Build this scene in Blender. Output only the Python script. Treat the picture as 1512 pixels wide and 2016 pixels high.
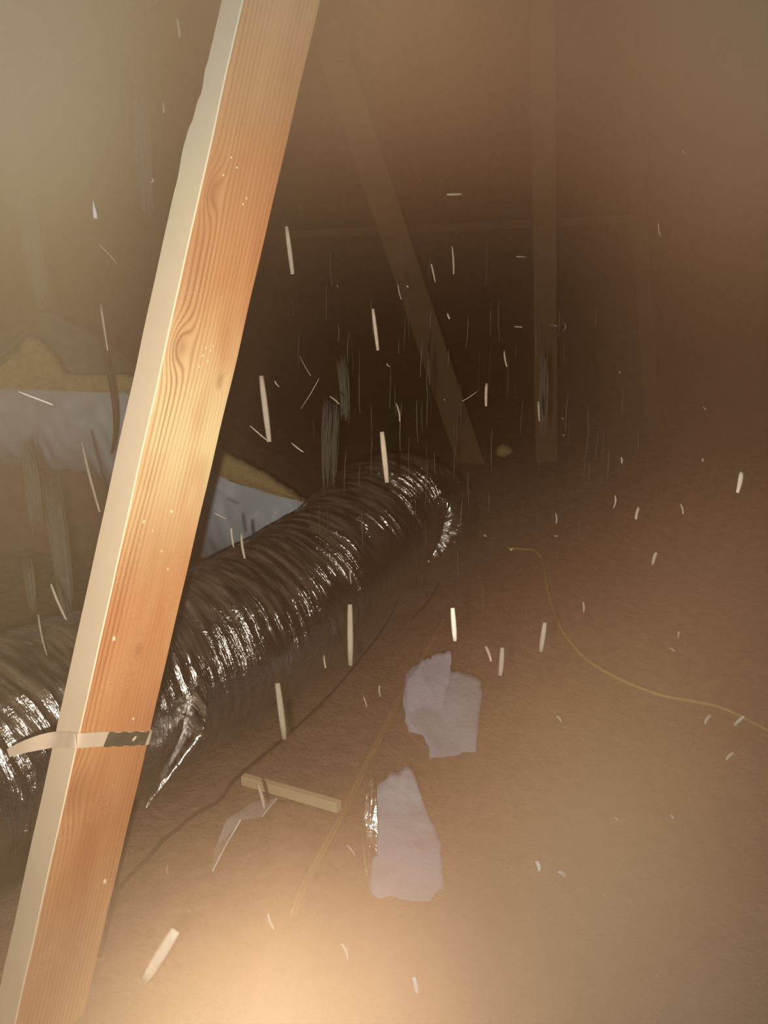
import bpy, bmesh, math, random
from mathutils import Vector, Matrix, Quaternion, noise as mn

random.seed(7)
scene = bpy.context.scene
col = scene.collection
for o in list(bpy.data.objects):
    bpy.data.objects.remove(o)

# ------------------------------------------------------------------ camera
F, CX, CY = 1500.0, 756.0, 1008.0
PITCH = math.radians(15)
CAM = Vector((0, 0, 0.80))
RIGHT = Vector((1, 0, 0))
FWD = Vector((0, math.cos(PITCH), -math.sin(PITCH)))
UP = Vector((0, math.sin(PITCH), math.cos(PITCH)))
cam_d = bpy.data.cameras.new('camera')
cam_d.lens = F / 2016 * 36
cam_d.clip_start = 0.005
cam = bpy.data.objects.new('camera', cam_d)
cam.location = CAM
cam.rotation_euler = (math.pi / 2 - PITCH, 0, 0)
col.objects.link(cam)
scene.camera = cam


def ray(px, py):
    return RIGHT * ((px - CX) / F) - UP * ((py - CY) / F) + FWD


def P(px, py, d):            # point at depth d (m)
    return CAM + ray(px, py) * d


def PY(px, py, Y):           # point at distance Y into the attic
    r = ray(px, py)
    return CAM + r * (Y / r.y)


def PZ(px, py, z):           # point at height z
    r = ray(px, py)
    return CAM + r * ((z - CAM.z) / r.z)


# ------------------------------------------------------------------ light
w = bpy.data.worlds.new('world')
scene.world = w
w.use_nodes = True
w.node_tree.nodes['Background'].inputs[0].default_value = (0.5, 0.36, 0.22, 1)
w.node_tree.nodes['Background'].inputs[1].default_value = 0.012

FLASH_W = 36.0


def spot(name, loc, target, watts, color, size, blend, radius):
    l = bpy.data.lights.new(name, 'SPOT')
    l.energy = watts
    l.color = color
    l.spot_size = math.radians(size)
    l.spot_blend = blend
    l.shadow_soft_size = radius
    o = bpy.data.objects.new(name, l)
    o.location = loc
    o.rotation_euler = (Vector(target) - Vector(loc)).to_track_quat('-Z', 'Y').to_euler()
    col.objects.link(o)
    return o


# the flash of the phone, beside the lens
flash_loc = CAM - RIGHT * 0.024 - UP * 0.03
spot('phone_flash', flash_loc, P(470, 900, 0.75), FLASH_W, (1.0, 0.86, 0.68), 145, 1.0, 0.004)

vs = scene.view_settings
vs.view_transform = 'Standard'
vs.look = 'None'
vs.exposure = 0.0
vs.gamma = 1.0
vs.use_curve_mapping = False

# ------------------------------------------------------------------ node helpers


class NT:
    def __init__(self, name, clear=True):
        self.m = bpy.data.materials.new(name)
        self.m.use_nodes = True
        self.t = self.m.node_tree
        self.t.nodes.clear()
        self.out = self.n('ShaderNodeOutputMaterial')

    def n(self, kind, **kw):
        nd = self.t.nodes.new(kind)
        for k, v in kw.items():
            setattr(nd, k, v)
        return nd

    def put(self, sock, v):
        if hasattr(v, 'default_value') or hasattr(v, 'links'):
            self.t.links.new(v, sock)
        elif isinstance(v, (tuple, list)) and len(v) == 3 and sock.type == 'RGBA':
            sock.default_value = (*v, 1)
        else:
            sock.default_value = v

    def math(self, op, a, b=0.0, c=0.0, clamp=False):
        nd = self.n('ShaderNodeMath', operation=op, use_clamp=clamp)
        self.put(nd.inputs[0], a)
        self.put(nd.inputs[1], b)
        self.put(nd.inputs[2], c)
        return nd.outputs[0]

    def vmath(self, op, a, b=(0, 0, 0), scale=None):
        nd = self.n('ShaderNodeVectorMath', operation=op)
        self.put(nd.inputs[0], a)
        if scale is None:
            self.put(nd.inputs[1], b)
        else:
            nd.inputs['Scale'].default_value = scale
        return nd.outputs['Value'] if op in ('LENGTH', 'DISTANCE', 'DOT_PRODUCT') else nd.outputs[0]

    def coord(self, which='Object'):
        return self.n('ShaderNodeTexCoord').outputs[which]

    def noise(self, vec, scale, detail=3, rough=0.55, dist=0.0):
        nd = self.n('ShaderNodeTexNoise')
        self.put(nd.inputs['Vector'], vec)
        nd.inputs['Scale'].default_value = scale
        nd.inputs['Detail'].default_value = detail
        nd.inputs['Roughness'].default_value = rough
        nd.inputs['Distortion'].default_value = dist
        return nd.outputs['Fac']

    def ramp(self, fac, stops, interp='LINEAR'):
        nd = self.n('ShaderNodeValToRGB')
        nd.color_ramp.interpolation = interp
        el = nd.color_ramp.elements
        while len(el) < len(stops):
            el.new(0.5)
        for e, (p, c) in zip(el, stops):
            e.position = p
            e.color = (*c, 1) if len(c) == 3 else c
        self.put(nd.inputs[0], fac)
        return nd.outputs[0]

    def mix(self, fac, a, b):
        nd = self.n('ShaderNodeMix', data_type='RGBA')
        self.put(nd.inputs[0], fac)
        self.put(nd.inputs[6], a)
        self.put(nd.inputs[7], b)
        return nd.outputs[2]

    def rng(self, v, a, b, c=0.0, d=1.0):
        nd = self.n('ShaderNodeMapRange')
        self.put(nd.inputs[0], v)
        for i, x in enumerate((a, b, c, d)):
            nd.inputs[i + 1].default_value = x
        return nd.outputs[0]

    def bump(self, h, strength=0.3, dist=0.005):
        nd = self.n('ShaderNodeBump')
        nd.inputs['Strength'].default_value = strength
        nd.inputs['Distance'].default_value = dist
        self.put(nd.inputs['Height'], h)
        return nd.outputs[0]

    def bsdf(self, color, rough=0.8, metallic=0.0, normal=None, **kw):
        nd = self.n('ShaderNodeBsdfPrincipled')
        self.put(nd.inputs['Base Color'], color)
        self.put(nd.inputs['Roughness'], rough)
        self.put(nd.inputs['Metallic'], metallic)
        if normal is not None:
            self.put(nd.inputs['Normal'], normal)
        for k, v in kw.items():
            self.put(nd.inputs[k], v)
        self.t.links.new(nd.outputs[0], self.out.inputs[0])
        return nd.outputs[0]


def simple(name, c1, c2, scale=20, rough=0.8, bump=0.2, bdist=0.003, metallic=0.0, **kw):
    m = NT(name)
    co = m.coord()
    f = m.noise(co, scale, 4)
    c = m.mix(m.rng(f, 0.3, 0.7), c1, c2)
    m.bsdf(c, rough, metallic, m.bump(m.noise(co, scale * 3, 4), bump, bdist), **kw)
    return m.m


# ------------------------------------------------------------------ materials
KNOTS = []      # filled in (x, z) of the web before the wood material is made


def wood_face(name, knots, light=(0.76, 0.39, 0.18), mid=(0.58, 0.235, 0.10), dark=(0.37, 0.115, 0.04)):
    m = NT(name)
    co = m.coord()
    sx = m.n('ShaderNodeSeparateXYZ')
    m.put(sx.inputs[0], co)
    x, z = sx.outputs[0], sx.outputs[2]
    # slow wander of the grain along the board
    st = m.vmath('MULTIPLY', co, (9.0, 9.0, 1.6))
    wander = m.math('MULTIPLY', m.math('SUBTRACT', m.noise(st, 1.0, 2), 0.5), 0.034)
    g = m.math('ADD', x, wander)
    knotmask = None
    for kx, kz, s, amp in knots:
        dx = m.math('SUBTRACT', x, kx)
        dz = m.math('MULTIPLY', m.math('SUBTRACT', z, kz), 0.55)
        r2 = m.math('ADD', m.math('MULTIPLY', dx, dx), m.math('MULTIPLY', dz, dz))
        e = m.math('POWER', 2.718, m.math('MULTIPLY', r2, -1.0 / (s * s)))
        g = m.math('ADD', g, m.math('MULTIPLY', e, amp))
        knotmask = e if knotmask is None else m.math('MAXIMUM', knotmask, e)
    fine = m.math('MULTIPLY', m.noise(m.vmath('MULTIPLY', co, (60, 60, 5)), 1.0, 3), 0.0022)
    g = m.math('ADD', g, fine)
    ph = m.math('MULTIPLY', g, 2 * math.pi / 0.0052)
    ring = m.math('MULTIPLY_ADD', m.math('SINE', ph), 0.5, 0.5)
    ring = m.math('POWER', ring, 2.2)
    band = m.rng(m.noise(m.vmath('MULTIPLY', co, (26, 26, 2.2)), 1.0, 2), 0.36, 0.62)
    side = m.rng(x, -0.03, 0.03, 1.0, 0.45)
    line = m.math('MULTIPLY', m.math('MULTIPLY', ring, m.math('MULTIPLY_ADD', band, 0.70, 0.10)), side)
    broad = m.noise(m.vmath('MULTIPLY', co, (22, 22, 4)), 1.0, 3)
    c = m.mix(m.rng(broad, 0.32, 0.68), mid, light)
    # paler length: some sapwood tone, with the flash highlight painted into the colour
    sap_highlight = m.math('MULTIPLY', m.math('POWER', 2.718, m.math('MULTIPLY', m.math('POWER', m.math('ABSOLUTE', m.math('SUBTRACT', z, SAP_HIGHLIGHT_Z)), 2.0), -1 / (0.10 ** 2))),
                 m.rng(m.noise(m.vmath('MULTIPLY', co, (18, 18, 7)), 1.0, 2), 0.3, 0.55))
    c = m.mix(m.math('MULTIPLY', sap_highlight, 0.95), c, (0.96, 0.77, 0.44))
    c = m.mix(m.math('MULTIPLY', line, 0.85), c, dark)
    if knotmask is not None:
        c = m.mix(m.math('MULTIPLY', m.rng(knotmask, 0.45, 0.95), 0.45), c, (0.40, 0.17, 0.07))
    specks = m.n('ShaderNodeTexVoronoi')
    m.put(specks.inputs['Vector'], m.vmath('MULTIPLY', co, (190, 190, 120)))
    spk = m.math('MULTIPLY', m.math('LESS_THAN', specks.outputs['Distance'], 0.20),
                 m.math('GREATER_THAN', m.noise(m.vmath('MULTIPLY', co, (24, 24, 9)), 1.0, 2), 0.585))
    c = m.mix(m.math('MULTIPLY', spk, 0.8), c, (0.95, 0.75, 0.5))
    hgt = m.math('SUBTRACT', m.math('MULTIPLY', broad, 0.4), m.math('MULTIPLY', line, 0.6))
    m.bsdf(c, 0.55, 0.0, m.bump(hgt, 0.35, 0.0015))
    return m.m


def foil_mat():
    m = NT('aluminium_foil')
    co = m.coord('UV')
    ob = m.coord('Object')
    fine = m.noise(m.vmath('MULTIPLY', co, (260, 22, 1)), 1.0, 3, 0.6, 0.6)
    crk = m.noise(ob, 55, 4, 0.65, 0.4)
    vo = m.n('ShaderNodeTexVoronoi')
    m.put(vo.inputs['Vector'], m.vmath('MULTIPLY', co, (95, 26, 1)))
    vo.inputs['Scale'].default_value = 1.0
    h = m.math('ADD', m.math('MULTIPLY', fine, 0.6), m.math('MULTIPLY', crk, 0.7))
    h = m.math('ADD', h, m.math('MULTIPLY', vo.outputs['Distance'], 0.55))
    h = m.math('MULTIPLY', h, m.rng(m.noise(m.vmath('MULTIPLY', co, (9, 3.0, 1)), 1.0, 2), 0.40, 0.62, 0.16, 1.0))
    nrm = m.bump(h, 0.8, 0.008)
    geo = m.n('ShaderNodeNewGeometry')
    sx = m.n('ShaderNodeSeparateXYZ')
    m.put(sx.inputs[0], geo.outputs['True Normal'])
    up = m.rng(sx.outputs[2], 0.35, 0.95)
    dn = m.noise(m.vmath('MULTIPLY', co, (60, 9, 1)), 1.0, 4, 0.6)
    dust = m.math('MULTIPLY', up, m.rng(dn, 0.42, 0.62), clamp=True)
    thin = m.math('MULTIPLY', m.rng(m.noise(ob, 6, 3), 0.4, 0.7), 0.10)
    dust = m.math('MAXIMUM', m.math('MULTIPLY', dust, 0.72), thin)
    foil = m.bsdf((0.80, 0.79, 0.78), m.rng(crk, 0.3, 0.7, 0.12, 0.24), 1.0, nrm)
    dst = m.bsdf((0.34, 0.27, 0.19), 0.9, 0.0, m.bump(crk, 0.3, 0.004))
    mx = m.n('ShaderNodeMixShader')
    m.put(mx.inputs[0], dust)
    m.t.links.new(foil, mx.inputs[1])
    m.t.links.new(dst, mx.inputs[2])
    m.t.links.new(mx.outputs[0], m.out.inputs[0])
    return m.m


def film_mat():
    m = NT('clear_poly_film')
    co = m.coord()
    b = m.bsdf((0.85, 0.82, 0.84), 0.12, 0.0, m.bump(m.noise(co, 60, 3), 0.3, 0.004))
    tr = m.n('ShaderNodeBsdfTransparent')
    mx = m.n('ShaderNodeMixShader')
    mx.inputs[0].default_value = 0.22
    m.t.links.new(tr.outputs[0], mx.inputs[1])
    m.t.links.new(b, mx.inputs[2])
    m.t.links.new(mx.outputs[0], m.out.inputs[0])
    return m.m


M = {}
M['foil'] = foil_mat()
M['film'] = film_mat()
M['pale_wood'] = simple('pale_planed_edge', (0.84, 0.69, 0.50), (0.89, 0.75, 0.56), 14, 0.7, 0.1, 0.001)
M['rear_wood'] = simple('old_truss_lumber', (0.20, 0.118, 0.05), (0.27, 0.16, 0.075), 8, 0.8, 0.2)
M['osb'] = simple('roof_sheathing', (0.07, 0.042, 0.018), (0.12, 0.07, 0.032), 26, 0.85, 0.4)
M['floor'] = simple('attic_deck', (0.25, 0.17, 0.1), (0.32, 0.22, 0.13), 12)
M['insul'] = simple('blown_insulation', (0.19, 0.122, 0.078), (0.28, 0.185, 0.12), 30, 1.0, 0.9, 0.012)
M['grey_film'] = simple('grey_vapour_wrap', (0.70, 0.84, 0.98), (0.78, 0.90, 1.0), 9, 0.45, 0.35, 0.006)
M['dusty_film'] = simple('dusty_wrap_top', (0.40, 0.37, 0.33), (0.50, 0.47, 0.42), 16, 0.9, 0.3, 0.004)
M['brown_board'] = simple('brown_duct_board', (0.22, 0.14, 0.085), (0.30, 0.19, 0.12), 20, 0.9, 0.3)
M['fibreglass'] = simple('yellow_fibreglass', (0.78, 0.55, 0.24), (0.90, 0.68, 0.35), 60, 1.0, 0.9, 0.008)
M['lilac_film'] = simple('grey_lilac_plastic', (0.44, 0.45, 0.60), (0.54, 0.54, 0.68), 14, 0.28, 0.6, 0.008)
M['strap'] = simple('cream_glare_strap', (0.74, 0.60, 0.47), (0.80, 0.67, 0.53), 12, 0.5, 0.1)  # cream is the glare on the strap, put into its colour
M['dark_reflection'] = simple('dark_reflection', (0.10, 0.085, 0.055), (0.15, 0.125, 0.085), 60, 0.6, 0.4)
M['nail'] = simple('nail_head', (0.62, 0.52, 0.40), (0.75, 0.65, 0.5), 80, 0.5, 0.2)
M['dark_cable'] = simple('dark_cable', (0.022, 0.015, 0.010), (0.035, 0.025, 0.018), 30, 0.7, 0.2)
M['tan_cable'] = simple('tan_cable', (0.34, 0.21, 0.10), (0.42, 0.27, 0.13), 30, 0.7, 0.2)
M['yellow_cable'] = simple('yellow_cable', (0.62, 0.47, 0.10), (0.72, 0.56, 0.15), 30, 0.5, 0.1)
M['offcut'] = simple('offcut_wood', (0.62, 0.48, 0.28), (0.72, 0.57, 0.36), 18, 0.8, 0.2)
M['fibre'] = simple('pale_fibre', (0.36, 0.32, 0.26), (0.46, 0.41, 0.34), 90, 0.9, 0.2)
M['white_fibre'] = simple('white_fibre', (0.85, 0.82, 0.76), (0.92, 0.9, 0.85), 90, 0.8, 0.2)
M['wisp'] = simple('grey_fibre', (0.15, 0.14, 0.125), (0.20, 0.19, 0.17), 90, 0.9, 0.2)
M['steel'] = simple('galvanised_steel', (0.5, 0.5, 0.48), (0.62, 0.61, 0.58), 40, 0.4, 0.2, metallic=1.0)
M['dark_collar'] = simple('dark_duct_tape', (0.05, 0.032, 0.024), (0.09, 0.06, 0.045), 30, 0.5, 0.6, 0.006)

# ------------------------------------------------------------------ object helpers


def tag(o, label=None, cat=None, group=None, kind=None):
    for k, v in (('label', label), ('category', cat), ('group', group), ('kind', kind)):
        if v:
            o[k] = v
    return o


def empty(name, loc, label=None, cat=None, group=None):
    o = bpy.data.objects.new(name, None)
    o.empty_display_size = 0.05
    o.location = loc
    col.objects.link(o)
    return tag(o, label, cat, group)


def mesh(name, verts, faces, mat, parent=None, smooth=False, uvs=None, mats=None, fmi=None):
    """mesh with its origin at the middle of its box; world coordinates in."""
    vs_ = [Vector(v) for v in verts]
    lo = Vector([min(v[i] for v in vs_) for i in range(3)])
    hi = Vector([max(v[i] for v in vs_) for i in range(3)])
    c = Vector(((lo.x + hi.x) / 2, (lo.y + hi.y) / 2, lo.z))
    me = bpy.data.meshes.new(name)
    me.from_pydata([v - c for v in vs_], [], faces)
    for mt in (mats or [mat]):
        me.materials.append(mt)
    if fmi:
        for p, i in zip(me.polygons, fmi):
            p.material_index = i
    if smooth:
        for p in me.polygons:
            p.use_smooth = True
    if uvs:
        ul = me.uv_layers.new(name='UVMap')
        for lp in me.loops:
            ul.data[lp.index].uv = uvs[lp.vertex_index]
    me.update()
    o = bpy.data.objects.new(name, me)
    col.objects.link(o)
    if parent:
        o.parent = parent
        w0, q = Vector((0, 0, 0)), parent
        while q:
            w0 += q.location
            q = q.parent
        o.location = c - w0
    else:
        o.location = c
    return o


def box_geo(A, B, wdir, w_, t_, bev=0.0):
    """a beam from A to B; w_ along wdir, t_ across; returns verts, faces (bevelled section)."""
    A, B = Vector(A), Vector(B)
    ax = (B - A).normalized()
    u = Vector(wdir)
    u = (u - ax * u.dot(ax)).normalized()
    v = ax.cross(u)
    hw, ht, b = w_ / 2, t_ / 2, bev or min(w_, t_) * 0.06
    sec = [(-hw + b, -ht), (hw - b, -ht), (hw, -ht + b), (hw, ht - b), (hw - b, ht), (-hw + b, ht), (-hw, ht - b), (-hw, -ht + b)]
    vs_, fs = [], []
    for Pt in (A, B):
        vs_ += [Pt + u * a + v * c for a, c in sec]
    for i in range(8):
        j = (i + 1) % 8
        fs.append((i, j, 8 + j, 8 + i))
    fs.append(tuple(range(7, -1, -1)))
    fs.append(tuple(range(8, 16)))
    return vs_, fs


def beam(name, A, B, wdir, w_, t_, mat, parent=None):
    v, f = box_geo(A, B, wdir, w_, t_)
    return mesh(name, v, f, mat, parent)


def crom(pts, n):
    pts = [Vector(p) for p in pts]
    pp = [pts[0] * 2 - pts[1]] + pts + [pts[-1] * 2 - pts[-2]]
    dense = []
    for i in range(1, len(pp) - 2):
        p0, p1, p2, p3 = pp[i - 1:i + 3]
        for k in range(40):
            t = k / 40
            dense.append(0.5 * ((2 * p1) + (p2 - p0) * t + (2 * p0 - 5 * p1 + 4 * p2 - p3) * t * t + (3 * p1 - p0 - 3 * p2 + p3) * t ** 3))
    dense.append(pts[-1])
    L = [0]
    for a, b in zip(dense, dense[1:]):
        L.append(L[-1] + (b - a).length)
    out, k = [], 0
    for i in range(n):
        s = L[-1] * i / (n - 1)
        while k < len(L) - 2 and L[k + 1] < s:
            k += 1
        f = (s - L[k]) / max(L[k + 1] - L[k], 1e-9)
        out.append(dense[k].lerp(dense[k + 1], min(f, 1)))
    return out, L[-1]


def frames(pts, ref):
    T = []
    for i in range(len(pts)):
        a, b = pts[max(i - 1, 0)], pts[min(i + 1, len(pts) - 1)]
        T.append((b - a).normalized())
    u = Vector(ref)
    u = (u - T[0] * u.dot(T[0])).normalized()
    fr = []
    for i, t in enumerate(T):
        if i:
            q = T[i - 1].rotation_difference(t)
            u = q @ u
            u = (u - t * u.dot(t)).normalized()
        fr.append((t, u, t.cross(u)))
    return fr


def tube_geo(pts, r, sides=8, n=60):
    P_, L = crom(pts, n)
    fr = frames(P_, (0, 0.1, 1))
    vs_, fs = [], []
    for i, (p, (t, u, v)) in enumerate(zip(P_, fr)):
        rr = r(i / (n - 1)) if callable(r) else r
        for k in range(sides):
            a = 2 * math.pi * k / sides
            vs_.append(p + (u * math.cos(a) + v * math.sin(a)) * rr)
    for i in range(n - 1):
        for k in range(sides):
            j = (k + 1) % sides
            fs.append((i * sides + k, i * sides + j, (i + 1) * sides + j, (i + 1) * sides + k))
    fs.append(tuple(range(sides - 1, -1, -1)))
    fs.append(tuple(range((n - 1) * sides, n * sides)))
    return vs_, fs


def join(*geos):
    V, Fs = [], []
    for v, f in geos:
        k = len(V)
        V += list(v)
        Fs += [tuple(i + k for i in q) for q in f]
    return V, Fs


# ------------------------------------------------------------------ setting


def ground(x, y):
    h = 0.012 + 0.03 * mn.noise(Vector((x * 1.7, y * 1.7, 0.3))) + 0.018 * mn.noise(Vector((x * 6, y * 6, 4.1))) \
        + 0.008 * mn.noise(Vector((x * 21, y * 21, 9.0)))
    t = min(max((y - 2.15) / 0.95, 0), 1)
    h += 0.19 * t * t * (3 - 2 * t)
    return h


V, Fq = box_geo((0, -1.6, -0.14), (0, 5.7, -0.14), (1, 0, 0), 10.6, 0.03)
tag(mesh('floor', V, Fq, M['floor']), 'dark attic deck under the blown insulation', 'floor', kind='structure')
nx, ny = 200, 170
xs = [-4.7 + 9.8 * i / (nx - 1) for i in range(nx)]
ys = [-1.5 + 7.0 * j / (ny - 1) for j in range(ny)]
V = [(x, y, ground(x, y)) for y in ys for x in xs]
Fq = [(j * nx + i, j * nx + i + 1, (j + 1) * nx + i + 1, (j + 1) * nx + i) for j in range(ny - 1) for i in range(nx - 1)]
o = mesh('blown_insulation', V, Fq, M['insul'], smooth=True)
tag(o, 'tan blown-in loose insulation covering the attic floor', 'insulation', kind='stuff')

RIDGE_X, RIDGE_Z, SL = 0.35, 3.3, 0.62


def roof_z(x):
    return RIDGE_Z - SL * abs(x - RIDGE_X)


for nm, sgn in (('ceiling', -1), ('ceiling', 1)):
    c = empty(nm, (RIDGE_X, 2, RIDGE_Z))
    tag(c, ('left' if sgn < 0 else 'right') + ' slope of the dark brown roof sheathing overhead', 'ceiling', kind='structure')
    for r_ in range(5):                      # sheets of sheathing
        for q in range(3):
            a, b = r_ * 1.22 + 0.003, (r_ + 1) * 1.22 - 0.003
            y0, y1 = -1.5 + q * 2.42, -1.5 + (q + 1) * 2.42 - 0.006
            d = Vector((sgn, 0, -SL)).normalized()
            p0 = Vector((RIDGE_X, 0, RIDGE_Z)) + d * a
            p1 = Vector((RIDGE_X, 0, RIDGE_Z)) + d * b
            mid = (y0 + y1) / 2
            V, Fq = box_geo(p0 + Vector((0, mid, 0)), p1 + Vector((0, mid, 0)), (0, 1, 0), y1 - y0, 0.012, 0.002)
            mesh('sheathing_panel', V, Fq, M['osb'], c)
wb = empty('wall_back', (RIDGE_X, 5.62, 0))
tag(wb, 'dark brown gable end wall behind the dust', 'wall', kind='structure')
for k in range(8):
    x0, x1 = RIDGE_X - 4.8 + k * 1.2 + 0.003, RIDGE_X - 4.8 + (k + 1) * 1.2 - 0.003
    pts = [(x0, -0.1), (x1, -0.1), (x1, max(roof_z(x1), -0.05)), (x0, max(roof_z(x0), -0.05))]
    V = [(x, 5.6, z) for x, z in pts] + [(x, 5.615, z) for x, z in pts]
    Fq = [(0, 1, 2, 3), (7, 6, 5, 4), (0, 4, 5, 1), (1, 5, 6, 2), (2, 6, 7, 3), (3, 7, 4, 0)]
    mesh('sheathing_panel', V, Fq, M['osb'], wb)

# trusses standing across the attic behind the duct
XW = (1, 0, 0)


def truss(Y, label, members):
    t = empty('roof_truss', (RIDGE_X, Y, 0.0), label, 'truss', 'roof trusses across the attic')
    for s in (-1, 1):
        a = Vector((RIDGE_X + s * 0.01, Y, RIDGE_Z - 0.07))
        b = Vector((RIDGE_X + s * 4.9, Y, RIDGE_Z - 0.07 - SL * 4.89))
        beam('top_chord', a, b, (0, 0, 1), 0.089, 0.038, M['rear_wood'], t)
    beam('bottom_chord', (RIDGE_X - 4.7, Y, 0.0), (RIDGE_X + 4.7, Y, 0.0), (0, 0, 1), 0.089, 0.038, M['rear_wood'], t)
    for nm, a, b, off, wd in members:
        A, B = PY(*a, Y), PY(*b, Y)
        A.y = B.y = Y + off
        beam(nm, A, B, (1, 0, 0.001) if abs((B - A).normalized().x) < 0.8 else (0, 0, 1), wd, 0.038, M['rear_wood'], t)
    return t


t1 = truss(3.05, 'timber roof truss with a narrow post and a slanting web, beyond the duct elbow',
           [('post', (1066, -40), (1076, 1060), 0.0, 0.089),
            ('web', (640, 60), (955, 1000), -0.039, 0.105),
            ('web', (-18, 60), (110, 700), 0.0, 0.085)])
# plate on the joint and the second truss
t2 = truss(4.3, 'timber roof truss with a thin level tie, farthest back in the dust',
           [('tie', (60, 486), (1400, 424), 0.0, 0.04),
            ('web', (285, 60), (330, 800), 0.039, 0.089),
            ('web', (1235, 60), (1290, 860), 0.039, 0.089)])

# ------------------------------------------------------------------ the near web board
LO, HI = P(70, 2040, 0.835), P(546, -66, 0.715)
ax = (HI - LO).normalized()
LO2 = LO - ax * 0.10
HI2 = HI + ax * 0.62
mid = P(305, 1000, 0.76)
tocam = (CAM - mid)
tocam = (tocam - ax * tocam.dot(ax)).normalized()
nW = (Matrix.Rotation(math.radians(39), 3, ax) @ tocam)           # normal of the wide face
uW = ax.cross(nW).normalized()
if uW.dot(RIGHT) < 0:
    uW = -uW
if nW.dot(RIGHT) < 0:
    nW = Matrix.Rotation(math.radians(-39), 3, ax) @ tocam
    uW = nW.cross(ax).normalized()
    if uW.dot(RIGHT) < 0:
        uW = -uW
LEN = (HI2 - LO2).length


def web_local(px, py):
    """where the line of sight through a pixel meets the wide face: (across, along)"""
    r = ray(px, py)
    p0 = LO2 + nW * 0.019
    t = (p0 - CAM).dot(nW) / r.dot(nW)
    h = CAM + r * t - LO2
    return h.dot(uW), h.dot(ax)


kn = []
for px, py, s, amp in ((418, 378, 0.012, 0.011), (352, 682, 0.013, 0.015), (433, 750, 0.007, 0.010), (272, 1280, 0.007, 0.006), (150, 1560, 0.02, 0.008)):
    a, b = web_local(px, py)
    kn.append((a, b, s, amp))
SAP_HIGHLIGHT_Z = web_local(372, 860)[1]
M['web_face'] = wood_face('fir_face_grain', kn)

web = empty('truss_web_board', LO2, 'bright orange fir board slanting across the foreground with pale left edge', 'board')
web_rot = Matrix((uW, nW, ax)).transposed()          # local x across, y out of the wide face, z along
if web_rot.determinant() < 0:
    nflip = True
    web_rot = Matrix((uW, -nW, ax)).transposed()
else:
    nflip = False
sy = -1 if nflip else 1


def wl(x, y, z):                                     # beam-local -> world
    return LO2 + uW * x + nW * y + ax * z


zn = web_local(400, 240)[1]
N = 320
V, Fq, fm = [], [], []
for i in range(N):
    z = LEN * i / (N - 1)
    wn = 0.0009 * mn.noise(Vector((z * 14, 0, 0)))
    wn2 = 0.0011 * mn.noise(Vector((z * 11, 5, 0)))
    # wane: the pale edge steps in above the notch
    t = 0.6 * min(max((z - zn) / 0.010, 0), 1) + 0.4 * min(max((z - zn - 0.026) / 0.007, 0), 1)
    cut = 0.008 * t + (0.0022 * mn.noise(Vector((z * 40, 2, 0))) if abs(z - zn) < 0.06 else 0)
    hw, ht, b = 0.0445, 0.019, 0.0011
    L_ = -hw + wn
    R_ = hw + wn2
    back = -ht + cut
    sec = [(L_ + b, ht), (L_, ht - b), (L_, back + b), (L_ + b, back), (R_ - b, back), (R_, back + b), (R_, ht - b), (R_ - b, ht)]
    V += [wl(x, y, z) for x, y in sec]
for i in range(N - 1):
    for k in range(8):
        j = (k + 1) % 8
        Fq.append((i * 8 + k, (i + 1) * 8 + k, (i + 1) * 8 + j, i * 8 + j))
        fm.append(0 if k in (7, 6) else (1 if k in (0, 1, 2) else 0))
Fq.append(tuple(range(8)))
fm.append(1)
Fq.append(tuple(range(N * 8 - 1, N * 8 - 9, -1)))
fm.append(1)
me = bpy.data.meshes.new('lumber')
inv = web_rot.transposed()
me.from_pydata([inv @ (v - LO2) for v in V], [], Fq)
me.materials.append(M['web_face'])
me.materials.append(M['pale_wood'])
for p, i in zip(me.polygons, fm):
    p.material_index = i
me.update()
bm = bmesh.new()
bm.from_mesh(me)
bmesh.ops.recalc_face_normals(bm, faces=bm.faces)
bm.to_mesh(me)
bm.free()
o = bpy.data.objects.new('lumber', me)
col.objects.link(o)
o.parent = web
o.rotation_euler = web_rot.to_euler()
# resin beads and settled specks on the wide face
for px, py, s in ((283, 1027, 3.2), (338, 1007, 3.4), (357, 920, 2), (405, 685, 2), (415, 690, 2.2), (399, 700, 2.2), (409, 712, 2.4), (392, 722, 2),
                  (420, 682, 1.8), (440, 345, 2), (466, 330, 2), (485, 390, 2), (478, 402, 2), (224, 1257, 4.5), (262, 1415, 2.6), (206, 1735, 5),
                  (455, 310, 2), (330, 1120, 2.4), (318, 1085, 2.2), (300, 1045, 1.8)):
    a, b = web_local(px, py)
    c = wl(a, 0.0192, b)
    r = s * 0.76 / 1500
    vs_, fs = [], []
    for (e, h_) in ((1.0, 0.0), (0.75, 0.55), (0.3, 0.85)):
        for k in range(6):
            an = k * math.pi / 3
            vs_.append(c + (uW * math.cos(an) * 0.8 + ax * math.sin(an) * 1.3) * r * e + nW * r * h_)
    for q in range(2):
        for k in range(6):
            j = (k + 1) % 6
            fs.append((q * 6 + k, q * 6 + j, q * 6 + 6 + j, q * 6 + 6 + k))
    fs.append(tuple(range(12, 18)))
    mesh('resin_bead', vs_, fs, M['pale_wood'], web)

# strap wrapped round the board, its free end reaching back to the duct
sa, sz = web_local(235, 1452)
strap = empty('hanger_strap', wl(0, 0, sz), 'cream strap wrapped round the slanting fir board with glare and dark reflection painted on', 'strap')


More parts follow.
